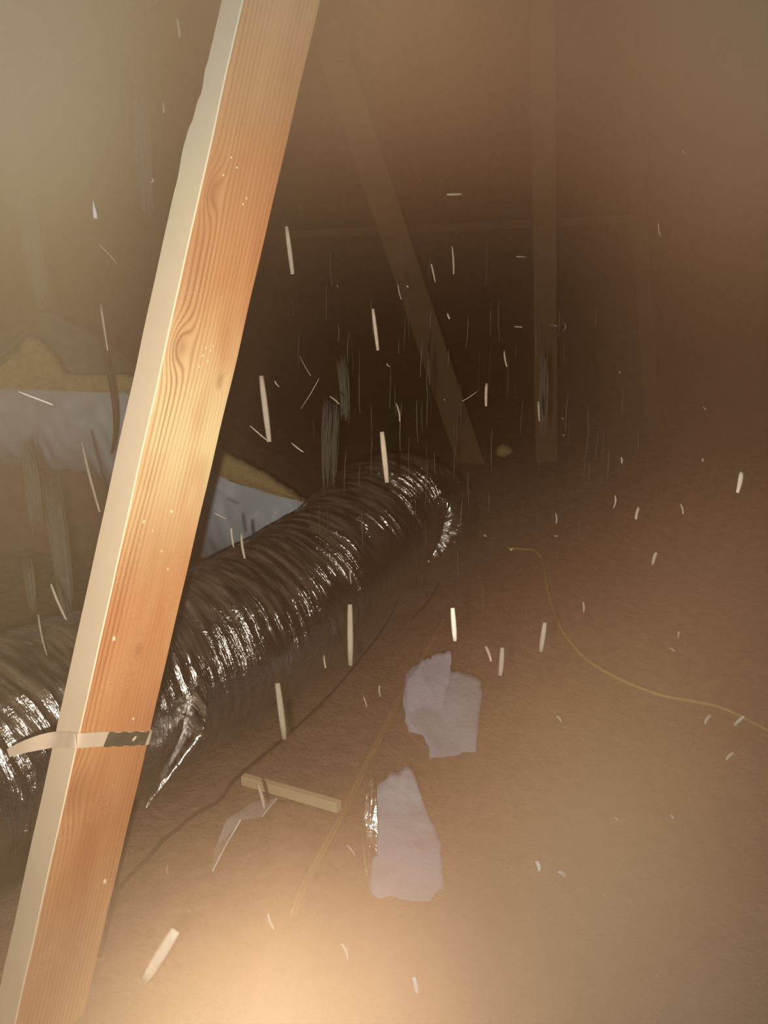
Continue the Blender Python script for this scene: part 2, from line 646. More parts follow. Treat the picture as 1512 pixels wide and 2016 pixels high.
def ribbon(path, wv, width, th, mat, name, parent, n=60, wfun=None):
    """flat strip along path; wv(i) gives the width direction"""
    P_, L = crom(path, n)
    vs_, fs = [], []
    for i, p in enumerate(P_):
        t = (P_[min(i + 1, n - 1)] - P_[max(i - 1, 0)]).normalized()
        f = i / (n - 1)
        wd = Vector(wv(f))
        wd = (wd - t * wd.dot(t)).normalized()
        nn = t.cross(wd)
        hw = width / 2 * (wfun(f) if wfun else 1)
        vs_ += [p + wd * hw + nn * th / 2, p - wd * hw + nn * th / 2, p - wd * hw - nn * th / 2, p + wd * hw - nn * th / 2]
    for i in range(n - 1):
        for k in range(4):
            j = (k + 1) % 4
            fs.append((i * 4 + k, i * 4 + j, i * 4 + 4 + j, i * 4 + 4 + k))
    fs.append((3, 2, 1, 0))
    fs.append(tuple(range(4 * n - 4, 4 * n)))
    return mesh(name, vs_, fs, mat, parent, smooth=False)


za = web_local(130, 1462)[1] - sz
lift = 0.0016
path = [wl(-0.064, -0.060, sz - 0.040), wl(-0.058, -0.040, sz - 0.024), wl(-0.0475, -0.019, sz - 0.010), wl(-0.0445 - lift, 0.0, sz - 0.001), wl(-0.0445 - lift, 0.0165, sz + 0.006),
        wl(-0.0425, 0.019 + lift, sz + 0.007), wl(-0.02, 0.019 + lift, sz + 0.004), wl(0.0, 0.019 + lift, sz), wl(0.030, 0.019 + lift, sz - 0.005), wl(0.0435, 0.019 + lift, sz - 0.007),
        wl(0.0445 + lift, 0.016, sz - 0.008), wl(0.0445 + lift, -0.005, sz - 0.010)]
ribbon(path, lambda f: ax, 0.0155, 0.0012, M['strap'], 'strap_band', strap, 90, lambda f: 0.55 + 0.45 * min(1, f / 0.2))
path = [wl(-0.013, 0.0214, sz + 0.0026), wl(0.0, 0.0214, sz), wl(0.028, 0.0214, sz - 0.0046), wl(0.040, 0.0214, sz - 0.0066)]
tape = ribbon(path, lambda f: ax, 0.0150, 0.001, M['dark_reflection'], 'reflection_end', strap, 30, lambda f: 1 + 0.06 * math.sin(f * 21))  # dark reflection on the strap, painted as a separate dark strip
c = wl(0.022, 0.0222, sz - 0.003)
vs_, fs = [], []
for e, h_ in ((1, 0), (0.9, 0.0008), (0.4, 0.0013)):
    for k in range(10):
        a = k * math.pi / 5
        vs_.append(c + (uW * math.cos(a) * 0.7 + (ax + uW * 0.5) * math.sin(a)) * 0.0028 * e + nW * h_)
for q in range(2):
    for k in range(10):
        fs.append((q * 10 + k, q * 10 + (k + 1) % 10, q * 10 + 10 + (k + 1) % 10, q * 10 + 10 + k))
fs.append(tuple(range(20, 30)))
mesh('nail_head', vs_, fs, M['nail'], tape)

# ------------------------------------------------------------------ foil duct
RAD = 0.163
cl = [P(-290, 1650, 0.93), P(-120, 1560, 1.03), P(20, 1470, 1.13), P(200, 1385, 1.27), P(400, 1290, 1.45), P(545, 1205, 1.62), P(655, 1118, 1.80), P(732, 1040, 1.95),
      P(793, 988, 2.07), P(844, 980, 2.14), P(876, 1010, 2.17), P(872, 1055, 2.17), P(842, 1086, 2.16), P(812, 1094, 2.15)]
NR, NS = 1100, 132
pts, LD = crom(cl, NR)
fr = frames(pts, (0, 0, 1))
# bend amount along the length
bend = []
for i in range(NR):
    a, b = fr[max(i - 25, 0)][0], fr[min(i + 25, NR - 1)][0]
    bend.append(a.angle(b))
PITCHW = 0.026
V, UV = [], []
near_s = LD * 0.29
for i in range(NR):
    s = LD * i / (NR - 1)
    t, u, v = fr[i]
    bd = min(bend[i] / 0.30, 1.0)
    amp = 0.0024 + 0.0064 * bd
    amp += 0.0042 * math.exp(-((s / LD - 0.70) / 0.11) ** 2)
    for k in range(NS + 1):
        th = 2 * math.pi * (k % NS) / NS
        cth, sth = math.cos(th), math.sin(th)
        q = Vector((cth * 1.1, sth * 1.1, s * 2))
        ph = s / PITCHW + th / (2 * math.pi) + 0.30 * mn.noise(Vector((cth * 1.3, sth * 1.3, s * 9))) + 0.10 * mn.noise(Vector((cth * 5, sth * 5, s * 20)))
        f = ph - math.floor(ph)
        rib = 1 - abs(2 * f - 1)
        rib = rib ** 1.6
        loc = 0.45 + 0.9 * max(0.0, mn.noise(Vector((cth * 2.2, sth * 2.2, s * 7))) + 0.25)
        tp = min(max((s / LD - 0.73) / 0.17, 0), 1)
        r = RAD * (1 - 0.46 * tp * tp * (3 - 2 * tp)) + amp * loc * (rib - 0.4)
        r += 0.0060 * mn.noise(Vector((cth * 1.5, sth * 1.5, s * 5)))
        # crinkles running round the duct
        r += (0.0014 + 0.0020 * bd) * mn.noise(Vector((cth * 3.2, sth * 3.2, s * 75 + 2 * cth)))
        r += 0.0011 * mn.noise(Vector((cth * 9, sth * 9, s * 48)))
        nearf = math.exp(-((s - near_s * 0.55) / 0.20) ** 2)
        r += 0.0032 * nearf * mn.noise(Vector((cth * 5 + s * 9, sth * 5 - s * 7, s * 34)))
        # the jacket is pinched where the two bends meet
        r -= 0.010 * math.exp(-((s - LD * 0.60) / 0.03) ** 2) * (0.6 + 0.4 * cth)
        V.append(pts[i] + (u * cth + v * sth) * r)
        UV.append((s, k / NS))
W1 = NS + 1
Fq = [(i * W1 + k, i * W1 + k + 1, (i + 1) * W1 + k + 1, (i + 1) * W1 + k) for i in range(NR - 1) for k in range(NS)]
duct = empty('foil_flexible_duct', PZ(400, 1500, 0.0), 'crinkled silver foil flexible duct snaking from lower left to a downturned elbow', 'duct')
dj = mesh('foil_jacket', V, Fq, M['foil'], duct, smooth=True, uvs=UV)
# ragged dark boot plate the elbow is pushed into
vs_, fs = [], []
ks, rows = 72, 7
bc = P(846, 1018, 2.27)
for side in (0, 1):
    for a in range(rows):
        f = (a + 1) / rows
        for k in range(ks):
            th = 2 * math.pi * k / ks
            rag = 1 + 0.06 * mn.noise(Vector((math.cos(th) * 6, math.sin(th) * 6, 2))) + (0.05 * mn.noise(Vector((k * 1.3, 3, 8))) if a == rows - 1 else 0)
            rr = 0.138 * f * rag
            vs_.append(bc + RIGHT * math.cos(th) * rr + UP * math.sin(th) * rr * 1.03 + FWD * (0.012 * side - 0.03 * f * f + 0.006 * mn.noise(Vector((k * 0.5, a, side)))))
n1 = rows * ks
for side in (0, 1):
    for a in range(rows - 1):
        for k in range(ks):
            j = (k + 1) % ks
            q = (side * n1 + a * ks + k, side * n1 + a * ks + j, side * n1 + (a + 1) * ks + j, side * n1 + (a + 1) * ks + k)
            fs.append(q if side else q[::-1])
for k in range(ks):
    j = (k + 1) % ks
    b0 = (rows - 1) * ks
    fs.append((b0 + k, b0 + j, n1 + b0 + j, n1 + b0 + k))
fs.append(tuple(range(ks)))
mesh('boot_plate', vs_, fs, M['dark_collar'], duct)
# loose fold of foil hanging off the near underside
fold = [P(395, 1330, 1.235), P(385, 1400, 1.20), P(372, 1455, 1.17), P(340, 1510, 1.15), P(305, 1560, 1.13), P(288, 1592, 1.12)]
FP, _ = crom(fold, 40)
vs_, fs = [], []
for i, p in enumerate(FP):
    f = i / 39
    wd = 0.018 * math.sin(math.pi * min(1, f * 0.9 + 0.08)) + 0.003
    for k in range(9):
        g = (k / 8 - 0.5) * 2
        off = Vector((g * wd, 0, g * wd * 0.35)) + FWD * (0.010 * g * g - 0.006 + 0.004 * mn.noise(Vector((f * 14, g * 2.5, 3))))
        vs_.append(p + off)
for i in range(39):
    for k in range(8):
        fs.append((i * 9 + k, i * 9 + k + 1, (i + 1) * 9 + k + 1, (i + 1) * 9 + k))
o = mesh('foil_fold', vs_, fs, M['foil'], duct, smooth=True, uvs=[((v.x + v.y), v.z * 0.3) for v in vs_])
so = o.modifiers.new('thick', 'SOLIDIFY')
so.thickness = 0.0008

# ------------------------------------------------------------------ grey wrapped box with fibreglass edge (left)
YB = 2.25
boxp = empty('wrapped_duct_box', PY(230, 1040, YB), 'grey plastic wrapped duct box with yellow fibreglass edge, behind the slanting board', 'duct box')


def fp(px, py, dy=0.0):
    p = PY(px, py, YB)
    p.y += dy
    return p


# level line where the fibreglass ends and the grey wrap starts, and the lower hem
def lerp_tab(tab, x):
    for (x0, y0), (x1, y1) in zip(tab, tab[1:]):
        if x <= x1:
            return y0 + (y1 - y0) * (x - x0) / (x1 - x0)
    return tab[-1][1]


SEAM = [(-200, 760), (0, 763), (250, 772), (430, 935), (475, 953), (545, 973), (620, 990), (700, 1050)]
HEM = [(-200, 925), (0, 930), (160, 945), (220, 985), (300, 1060), (380, 1130), (470, 1165), (700, 1180)]
TOPF = [(-200, 735), (0, 722), (36, 690), (56, 660), (88, 688), (124, 738), (180, 738), (250, 738), (437, 893), (520, 935), (600, 986), (700, 1048)]
RIM = [(-200, 700), (0, 650), (95, 605), (190, 655), (270, 718), (447, 868), (530, 925), (607, 984), (700, 1044)]
nxw, nyw = 110, 46
vs_, fs = [], []
for j in range(nyw):
    for i in range(nxw):
        px = -200 + 900 * i / (nxw - 1)
        a, b = lerp_tab(SEAM, px), lerp_tab(HEM, px)
        g = j / (nyw - 1)
        py = a + (b - a) * g
        wr = 0.030 * mn.noise(Vector((px / 55 + g * 2.0, g * 1.6, 2))) + 0.012 * mn.noise(Vector((px / 20 - g * 3, g * 3, 5)))
        sl = 0.05 * math.sin(g * math.pi) * -1 + 0.10 * g * g
        vs_.append(fp(px, py, wr * min(1, g * 5 + 0.15) + sl))
for j in range(nyw - 1):
    for i in range(nxw - 1):
        fs.append((j * nxw + i, (j + 1) * nxw + i, (j + 1) * nxw + i + 1, j * nxw + i + 1))
o = mesh('plastic_wrap', vs_, fs, M['grey_film'], boxp, smooth=True)
so = o.modifiers.new('thick', 'SOLIDIFY')
so.thickness = 0.003
# fibreglass blanket: thick soft strip between seam and its torn top
vs_, fs = [], []
nxf, nyf = 120, 9
for side in (0, 1):
    for j in range(nyf):
        for i in range(nxf):
            px = -200 + 860 * i / (nxf - 1)
            a, b = lerp_tab(TOPF, px), lerp_tab(SEAM, px) + 3
            a = min(a, b - 3) + 4 * mn.noise(Vector((px / 9, 1, 1)))
            g = j / (nyf - 1)
            dy = -0.014 * math.sin(math.pi * g) + 0.010 * mn.noise(Vector((px / 14, g * 4, 6))) if side == 0 else 0.06
            vs_.append(fp(px, a + (b - a) * g, dy))
for side in (0, 1):
    k0 = side * nxf * nyf
    for j in range(nyf - 1):
        for i in range(nxf - 1):
            q = (k0 + j * nxf + i, k0 + (j + 1) * nxf + i, k0 + (j + 1) * nxf + i + 1, k0 + j * nxf + i + 1)
            fs.append(q if side == 0 else q[::-1])
kk = nxf * nyf
for i in range(nxf - 1):
    fs.append((i, i + 1, kk + i + 1, kk + i))
    b = (nyf - 1) * nxf
    fs.append((b + i + 1, b + i, kk + b + i, kk + b + i + 1))
mesh('fibreglass_blanket', vs_, fs, M['fibreglass'], boxp, smooth=True)
# dusty top cover rising behind the blanket
vs_, fs = [], []
nr = 10
for j in range(nr):
    for i in range(nxf):
        px = -200 + 860 * i / (nxf - 1)
        a, b = lerp_tab(TOPF, px) + 6, lerp_tab(RIM, px)
        b = min(b, a - 4)
        g = j / (nr - 1)
        p = PY(px, a + (b - a) * g, YB + 0.05 + 0.32 * g)
        p.z += 0.006 * mn.noise(Vector((px / 40, g * 3, 3)))
        vs_.append(p)
for j in range(nr - 1):
    for i in range(nxf - 1):
        fs.append((j * nxf + i, j * nxf + i + 1, (j + 1) * nxf + i + 1, (j + 1) * nxf + i))
o = mesh('top_cover', vs_, fs, M['dusty_film'], boxp, smooth=True)
so = o.modifiers.new('thick', 'SOLIDIFY')
so.thickness = 0.004
# core of the box, down to the insulation
core = [(-200, 750), (0, 752), (250, 762), (430, 925), (545, 968), (640, 1010)]
top = [fp(x, y, 0.09) for x, y in core]
vs_ = top + [Vector((p.x, p.y, 0.02)) for p in top] + [Vector((p.x, p.y + 0.42, p.z)) for p in top] + [Vector((p.x, p.y + 0.42, 0.02)) for p in top]
n = len(core)
fs = []
for i in range(n - 1):
    fs += [(i, n + i, n + i + 1, i + 1), (2 * n + i, 2 * n + i + 1, 3 * n + i + 1, 3 * n + i), (i, i + 1, 2 * n + i + 1, 2 * n + i), (n + i, 3 * n + i, 3 * n + i + 1, n + i + 1)]
fs += [(0, 2 * n, 3 * n, n), (n - 1, 2 * n - 1, 4 * n - 1, 3 * n - 1)]
mesh('box_body', vs_, fs, M['brown_board'], boxp)

# dark cable end hanging in front of it
g_ = tube_geo([P(186, 598, 1.78), P(196, 640, 1.78), P(205, 682, 1.77), P(217, 740, 1.77), P(226, 800, 1.77), P(227, 850, 1.78), P(221, 893, 1.78)],
              lambda f: 0.0068 * (0.45 + 0.55 * math.sin(math.pi * min(max(f, 0.02), 0.96))), 8, 50)
o = mesh('hanging_cable', *g_, M['dark_cable'], smooth=True)
tag(o, 'dark cable end hanging in front of the grey wrapped box', 'cable')

# ------------------------------------------------------------------ cables on the insulation


def on_ground(px, py, up=0.012):
    p = PZ(px, py, 0.03)
    for _ in range(8):
        p = PZ(px, py, ground(p.x, p.y) + up)
    return p


def cable(name, pix, r, mat, label, up=0.006, n=90, twin=None):
    pp = [on_ground(x, y, up) for x, y in pix]
    if twin:
        sd = Vector((twin, 0, 0))
        g = join(tube_geo([p - sd for p in pp], r, 8, n), tube_geo([p + sd for p in pp], r, 8, n))
    else:
        g = tube_geo(pp, r, 8, n)
    o = mesh(name, *g, mat, smooth=True)
    return tag(o, label, 'cable')


cable('dark_cable', [(806, 1118), (792, 1160), (762, 1225), (705, 1303), (640, 1378), (560, 1452), (500, 1502), (462, 1535), (440, 1568), (428, 1580), (385, 1602), (345, 1636), (320, 1655), (290, 1690), (258, 1722), (236, 1748), (218, 1800), (196, 1880)],
      0.0030, M['dark_cable'], 'thin dark cable running from the duct elbow down to the slanting board')
cable('flat_cable', [(876, 1220), (845, 1275), (800, 1352), (765, 1420), (725, 1498), (690, 1572), (655, 1640), (622, 1700), (596, 1748), (578, 1800)],
      0.0026, M['tan_cable'], 'flat tan twin cable lying beside the lilac plastic scraps', twin=0.0027)
cable('short_cable', [(872, 1130), (862, 1152), (838, 1190), (808, 1222)], 0.004, M['dark_cable'], 'short dark cable end under the duct elbow')
o = cable('yellow_cable', [(1000, 1079), (1030, 1081), (1056, 1086), (1070, 1115), (1076, 1150), (1086, 1190), (1106, 1240), (1136, 1280), (1168, 1308), (1230, 1342), (1300, 1368), (1360, 1380), (1410, 1390), (1450, 1406), (1500, 1432), (1570, 1470)],
          0.0034, M['yellow_cable'], 'thin yellow electrical cable curving across the insulation on the right', up=0.008, n=120)

# ------------------------------------------------------------------ scraps


def sheet(name, outline, up, mat, label, cat, wr=0.012, seed=0, th=0.0008, parent=None, lean=0.0):
    """a torn, rumpled piece of film lying on the insulation; outline in picture pixels"""
    pl = [on_ground(x, y, up) for x, y in outline]
    cx = sum(p.x for p in pl) / len(pl)
    cy = sum(p.y for p in pl) / len(pl)
    vs_, fs = [], []
    rings = 9
    m = []
    for a, b in zip(pl, pl[1:] + pl[:1]):
        for k in range(6):
            q = a.lerp(b, k / 6)
            m.append((q.x + 0.0035 * mn.noise(Vector((q.x * 120, q.y * 120, seed))), q.y + 0.006 * mn.noise(Vector((q.x * 120, q.y * 120, seed + 9)))))
    n = len(m)

    def hz(x, y):
        e = mn.noise(Vector((x * 16 + seed, y * 9, 1))) * wr + mn.noise(Vector((x * 60, y * 22 + seed, 2))) * wr * 0.35
        return ground(x, y) + up + wr + e + lean * (y - cy)
    vs_.append((cx, cy, hz(cx, cy)))
    for r in range(1, rings + 1):
        f = r / rings
        for x, y in m:
            X, Y = cx + (x - cx) * f, cy + (y - cy) * f
            vs_.append((X, Y, hz(X, Y)))
    for k in range(n):
        fs.append((0, 1 + k, 1 + (k + 1) % n))
    for r in range(rings - 1):
        for k in range(n):
            j = (k + 1) % n
            fs.append((1 + r * n + k, 1 + (r + 1) * n + k, 1 + (r + 1) * n + j, 1 + r * n + j))
    o = mesh(name, vs_, fs, mat, parent, smooth=True)
    so = o.modifiers.new('thick', 'SOLIDIFY')
    so.thickness = th
    if not parent:
        tag(o, label, cat)
    return o


LEAN = 0.45
sc = empty('plastic_scrap', on_ground(870, 1440), 'angular grey-lilac plastic scrap with a curled flap, the farther of two', 'plastic scrap')
sheet('sheet', [(792, 1400), (800, 1368), (842, 1345), (884, 1364), (902, 1362), (945, 1368), (950, 1385), (940, 1440), (934, 1500), (900, 1508), (880, 1505), (862, 1512), (848, 1490), (845, 1462), (812, 1432)],
      0.014, M['lilac_film'], None, None, 0.008, 3, parent=sc, lean=0.35)
sheet('flap', [(800, 1362), (830, 1345), (862, 1336), (888, 1334), (886, 1352), (872, 1390), (858, 1412), (820, 1420), (798, 1396)],
      0.040, M['lilac_film'], None, None, 0.010, 13, parent=sc, lean=0.75)
sc2 = empty('plastic_scrap', on_ground(790, 1700), 'long torn grey-lilac plastic scrap with ragged top, the nearer of two', 'plastic scrap')
sheet('sheet', [(745, 1588), (768, 1578), (786, 1576), (806, 1566), (822, 1592), (842, 1632), (866, 1668), (872, 1720), (878, 1780), (862, 1830), (800, 1822), (735, 1800), (728, 1740), (735, 1660)],
      0.012, M['lilac_film'], None, None, 0.010, 23, parent=sc2, lean=0.30)
sheet('crumpled_corner', [(722, 1612), (736, 1604), (744, 1640), (742, 1672), (722, 1700), (712, 1660)], 0.030, M['foil'], None, None, 0.016, 31, parent=sc2, lean=1.0)

# clear film shards left of the stick
cf = empty('clear_film_shard', on_ground(470, 1660), 'clear pointed plastic film shard with bright edges below the wood stick', 'plastic film')
b_ = []


def shard(name, pix, deps, parent):
    vs_ = [P(x, y, d) for (x, y), d in zip(pix, deps)]
    n = len(vs_)
    nn = (vs_[1] - vs_[0]).cross(vs_[2] - vs_[0]).normalized() * 0.0006
    vv = vs_ + [v + nn for v in vs_]
    fs = [tuple(range(n)), tuple(range(2 * n - 1, n - 1, -1))] + [(i, (i + 1) % n, n + (i + 1) % n, n + i) for i in range(n)]
    return mesh(name, vv, fs, M['film'], parent)


def gd(px, py, up=0.03):
    p = on_ground(px, py, up)
    return (p - CAM).dot(FWD)


d1 = gd(420, 1716, 0.01)
shard('film_facet', [(418, 1716), (424, 1672), (447, 1612), (474, 1614), (446, 1662)], [d1, d1 + 0.0, d1 + 0.04, d1 + 0.05, d1 + 0.03], cf)
shard('film_facet', [(447, 1612), (500, 1578), (546, 1572), (516, 1608), (474, 1614)], [d1 + 0.04, d1 + 0.10, d1 + 0.12, d1 + 0.07, d1 + 0.05], cf)
edge = [(418, 1716, 0), (446, 1662, 0.03), (474, 1614, 0.05)]
mesh('bright_edge', *tube_geo([P(x, y, d1 + e - 0.003) for x, y, e in edge], 0.0011, 6, 16), M['white_fibre'], cf)
edge = [(516, 1608, 0.07), (530, 1590, 0.09), (546, 1571, 0.12)]
mesh('bright_edge', *tube_geo([P(x, y, d1 + e - 0.003) for x, y, e in edge], 0.0010, 6, 16), M['white_fibre'], cf)

# the wood stick
a, b = on_ground(480, 1534, 0.006), on_ground(668, 1588, 0.024)
o = beam('wood_stick', a, b, (0, 0, 1), 0.017, 0.013, M['offcut'])
tag(o, 'short pale wood stick lying on the insulation beneath the duct', 'wood stick')
# yellow tuft in the far dark
c = PY(992, 888, 2.95)
vs_, fs = [], []
for i in range(7):
    for k in range(12):
        th, ph = 2 * math.pi * k / 12, math.pi * (i + 0.5) / 7
        d = Vector((math.sin(ph) * math.cos(th), math.sin(ph) * math.sin(th), math.cos(ph)))
        r = 0.030 * (1 + 0.5 * mn.noise(d * 2.4))
        vs_.append(c + Vector((d.x * r * 1.2, d.y * r, d.z * r * 0.75)))
for i in range(6):
    for k in range(12):
        fs.append((i * 12 + k, i * 12 + (k + 1) % 12, (i + 1) * 12 + (k + 1) % 12, (i + 1) * 12 + k))
fs += [tuple(range(11, -1, -1)), tuple(range(72, 84))]
o = mesh('fibreglass_tuft', vs_, fs, M['fibreglass'], smooth=True)
tag(o, 'small yellowish fibreglass tuft in the dark right of the duct elbow', 'insulation tuft')
# screw eye on the truss post
se = empty('screw_eye', PY(1086, 640, 3.02), 'tiny wire screw eye sticking out of the far truss post', 'screw eye')
mesh('shank', *tube_geo([PY(1080, 639, 3.03), PY(1092, 641, 3.02), PY(1100, 643, 3.02)], 0.0022, 6, 10), M['steel'], se)
mesh('ring', *tube_geo([PY(1107 + 6.5 * math.cos(a), 643 + 8 * math.sin(a), 3.02) for a in [math.pi + 2 * math.pi * k / 12 for k in range(13)]], 0.0022, 6, 36), M['steel'], se)

# ------------------------------------------------------------------ falling fibres


def sliver(p0, p1, w0, w1, mat, name, bendv=None, sides=6, secs=6):
    ax_ = (p1 - p0)
    u = ax_.cross(FWD).normalized()
    v = ax_.cross(u).normalized()
    vs_, fs = [], []
    for i in range(secs):
        f = i / (secs - 1)
        r = (w0 + (w1 - w0) * f) * (0.45 + 0.55 * math.sin(math.pi * (0.12 + 0.76 * f)) ** 0.6)
        c_ = p0.lerp(p1, f) + (bendv * math.sin(math.pi * f) if bendv else Vector((0, 0, 0)))
        for k in range(sides):
            a = 2 * math.pi * k / sides
            vs_.append(c_ + u * math.cos(a) * r + v * math.sin(a) * r * 0.5)
    for i in range(secs - 1):
        for k in range(sides):
            j = (k + 1) % sides
            fs.append((i * sides + k, i * sides + j, (i + 1) * sides + j, (i + 1) * sides + k))
    fs.append(tuple(range(sides - 1, -1, -1)))
    fs.append(tuple(range((secs - 1) * sides, secs * sides)))
    return vs_, fs


# (x0, y0, x1, y1, width px, depth, label)
NAMED = [
    (36, 771, 104, 797, 3.4, 0.85, 'bright straight needle of fibre in front of the grey wrapped box'),
    (183, 395, 188, 430, 7, 0.8, 'small white wedge-shaped flake falling high on the left'),
    (564, 446, 576, 540, 10, 0.9, 'pale upright sliver just right of the slanting board near its upper knots'),
    (514, 740, 530, 870, 13, 0.9, 'long pale upright sliver right of the board, level with the yellow fibreglass'),
    (752, 850, 762, 950, 12, 0.85, 'tall pale sliver falling directly above the duct elbow'),
    (734, 608, 744, 690, 8, 0.9, 'thin pale sliver in the dark centre above the duct'),
    (891, 1197, 896, 1262, 11, 0.8, 'bright thick sliver below and right of the duct elbow'),
    (1073, 1226, 1065, 1283, 11, 0.85, 'pale thick sliver left of the yellow cable curve'),
    (346, 1832, 284, 1932, 26, 0.55, 'large pale flake low beside the slanting board'),
    (880, 383, 909, 382, 5, 0.95, 'short level sliver high in the centre'),
    (546, 1345, 560, 1455, 14, 0.95, 'long dull sliver in front of the duct belly'),
    (689, 1190, 690, 1310, 13, 0.95, 'broad dull sliver under the middle of the duct'),
    (815, 1925, 822, 1958, 9, 0.6, 'small curled pale flake in the bright glow at the bottom'),
]
GEN = [
    (320, 200, 322, 222, 5, .8), (300, 352, 297, 360, 5, .8), (195, 482, 230, 520, 3, .9), (348, 35, 354, 72, 6, .7),
    (849, 520, 857, 556, 4, 1.0), (890, 485, 893, 540, 4, 1.1), (881, 617, 885, 628, 4, 1.0), (1017, 505, 1036, 506, 3, 1.1), (1012, 643, 1028, 644, 3, 1.0),
    (993, 690, 998, 722, 4, 1.0), (958, 755, 957, 800, 7, 1.0), (780, 794, 787, 830, 4, .95), (783, 560, 790, 590, 3, 1.1), (1060, 790, 1062, 830, 5, 1.2),
    (541, 750, 550, 762, 3, .9), (492, 838, 527, 868, 3, .9), (574, 872, 597, 890, 3, .9), (649, 780, 668, 796, 3, 1.0), (628, 745, 592, 805, 2, 1.0),
    (455, 1040, 460, 1078, 5, .9), (475, 1050, 482, 1100, 6, .95), (422, 1010, 446, 1022, 3, .9), (612, 740, 590, 700, 1.6, 1.0),
    (1258, 998, 1252, 1022, 7, .8), (1292, 1088, 1285, 1112, 8, .8), (1223, 900, 1224, 912, 4, .9), (1211, 975, 1208, 1000, 4, .9), (1318, 1276, 1328, 1282, 4, .8),
    (1096, 1410, 1104, 1420, 5, .8), (1400, 1408, 1388, 1424, 9, .7), (1465, 1410, 1446, 1428, 8, .7), (1445, 1482, 1430, 1496, 8, .7), (1336, 1244, 1335, 1256, 5, .8),
    (1094, 1010, 1095, 1030, 4, 1.0), (1148, 1185, 1149, 1205, 5, 1.0), (956, 1272, 967, 1302, 7, .85), (989, 1275, 985, 1330, 11, .9), (1010, 1080, 1004, 1084, 5, 1.2),
    (638, 1290, 641, 1315, 4, .9), (747, 1350, 749, 1372, 4, .9), (716, 1372, 722, 1392, 3, .9), (874, 1297, 884, 1290, 3, .9),
    (508, 1545, 520, 1592, 9, .95), (682, 1664, 698, 1684, 5, .8), (672, 1858, 684, 1888, 8, .6), (528, 1800, 540, 1830, 7, .6), (1056, 1695, 1062, 1715, 10, .6),
    (1100, 1716, 1112, 1726, 9, .6), (1320, 1604, 1326, 1612, 6, .7), (1210, 1609, 1214, 1616, 5, .7), (1190, 1760, 1194, 1766, 5, .7), (1294, 1918, 1298, 1924, 5, .7),
    (388, 1660, 396, 1662, 3, .9), (330, 1704, 331, 1722, 3, .8), (371, 1794, 374, 1797, 4, .7), (100, 1150, 130, 1220, 6, .85), (1384, 800, 1388, 806, 3, .8),
    (1384, 904, 1386, 908, 6, .8), (1220, 732, 1222, 735, 4, .9), (1107, 822, 1108, 826, 4, 1.1), (1107, 856, 1110, 858, 4, 1.1), (1296, 440, 1300, 466, 3, .9),
    (1345, 296, 1350, 303, 4, .8), (1460, 930, 1452, 970, 12, .6), (1340, 992, 1345, 1012, 5, .9), (690, 1120, 692, 1150, 4, 1.1), (875, 786, 877, 790, 4, 1.1),
    (664, 562, 666, 567, 4, 1.1), (802, 562, 804, 566, 4, 1.0), (954, 1052, 957, 1056, 4, 1.1), (1092, 1054, 1098, 1056, 3, 1.1), (762, 716, 768, 722, 4, 1.0),
    (940, 770, 910, 790, 2, 1.1), (160, 870, 196, 1008, 6, 1.0), (75, 1210, 92, 1290, 5, 1.0), (198, 600, 212, 690, 6, .95),
]
BY_PLACE = {
    (958, 755): 'faint upright sliver in the dark right of the truss web foot',
    (1258, 998): 'short slanting sliver in the brown dust right of centre',
    (1292, 1088): 'short bright slanting flake above the yellow cable',
    (1400, 1408): 'stubby slanting flake just under the yellow cable, left of a twin',
    (1465, 1410): 'stubby slanting flake just under the yellow cable at the right edge',
    (1445, 1482): 'small tilted flake below the yellow cable near the right edge',
    (956, 1272): 'tilted sliver right of the bright thick one under the elbow',
    (989, 1275): 'dull upright sliver above the farther lilac scrap',
    (508, 1545): 'pale sliver crossing in front of the short wood stick',
    (672, 1858): 'tilted pale sliver in the glow below the nearer lilac scrap',
    (528, 1800): 'faint tilted sliver in the glow below the clear film shard',
    (1056, 1695): 'round pale fleck in the glow, nearest right of the lower lilac scrap',
    (1100, 1716): 'wide pale fleck in the glow, low right of the nearer lilac scrap',
    (1460, 930): 'broad dim slanting flake near the right edge at mid height',
    (198, 600): 'pale sliver above the dark hanging cable',
    (160, 870): 'long thin sliver in front of the grey wrap left of the board',
    (100, 1150): 'slanting pale sliver left of the board just above the duct',
    (628, 745): 'hair-thin diagonal fibre left of the dark centre',
}
LAB = 'small pale sliver of insulation fibre falling through the dusty air'
GRP = 'falling insulation fibres'
for x0, y0, x1, y1, wp, d, lab in NAMED:
    r = wp * d / F / 2
    taper = (0.15, 1.7) if 'wedge' in lab else (1, 1)
    v, f = sliver(P(x0, y0, d), P(x1, y1, d * 1.01), r * taper[0], r * taper[1], None, '')
    tag(mesh('insulation_fibre', v, f, M['white_fibre'] if ('needle' in lab or 'wedge' in lab or 'bright' in lab) else M['fibre'], smooth=True), lab, 'fibre', GRP)
for x0, y0, x1, y1, wp, d in GEN:
    r = wp * d / F / 2
    b = UP.cross(FWD) * (random.uniform(-1, 1) * 0.0015)
    v, f = sliver(P(x0, y0, d), P(x1, y1, d * random.uniform(0.985, 1.015)), r, r * random.uniform(0.6, 1), None, '', b)
    tag(mesh('insulation_fibre', v, f, M['fibre'], smooth=True), BY_PLACE.get((x0, y0), LAB), 'fibre', GRP)

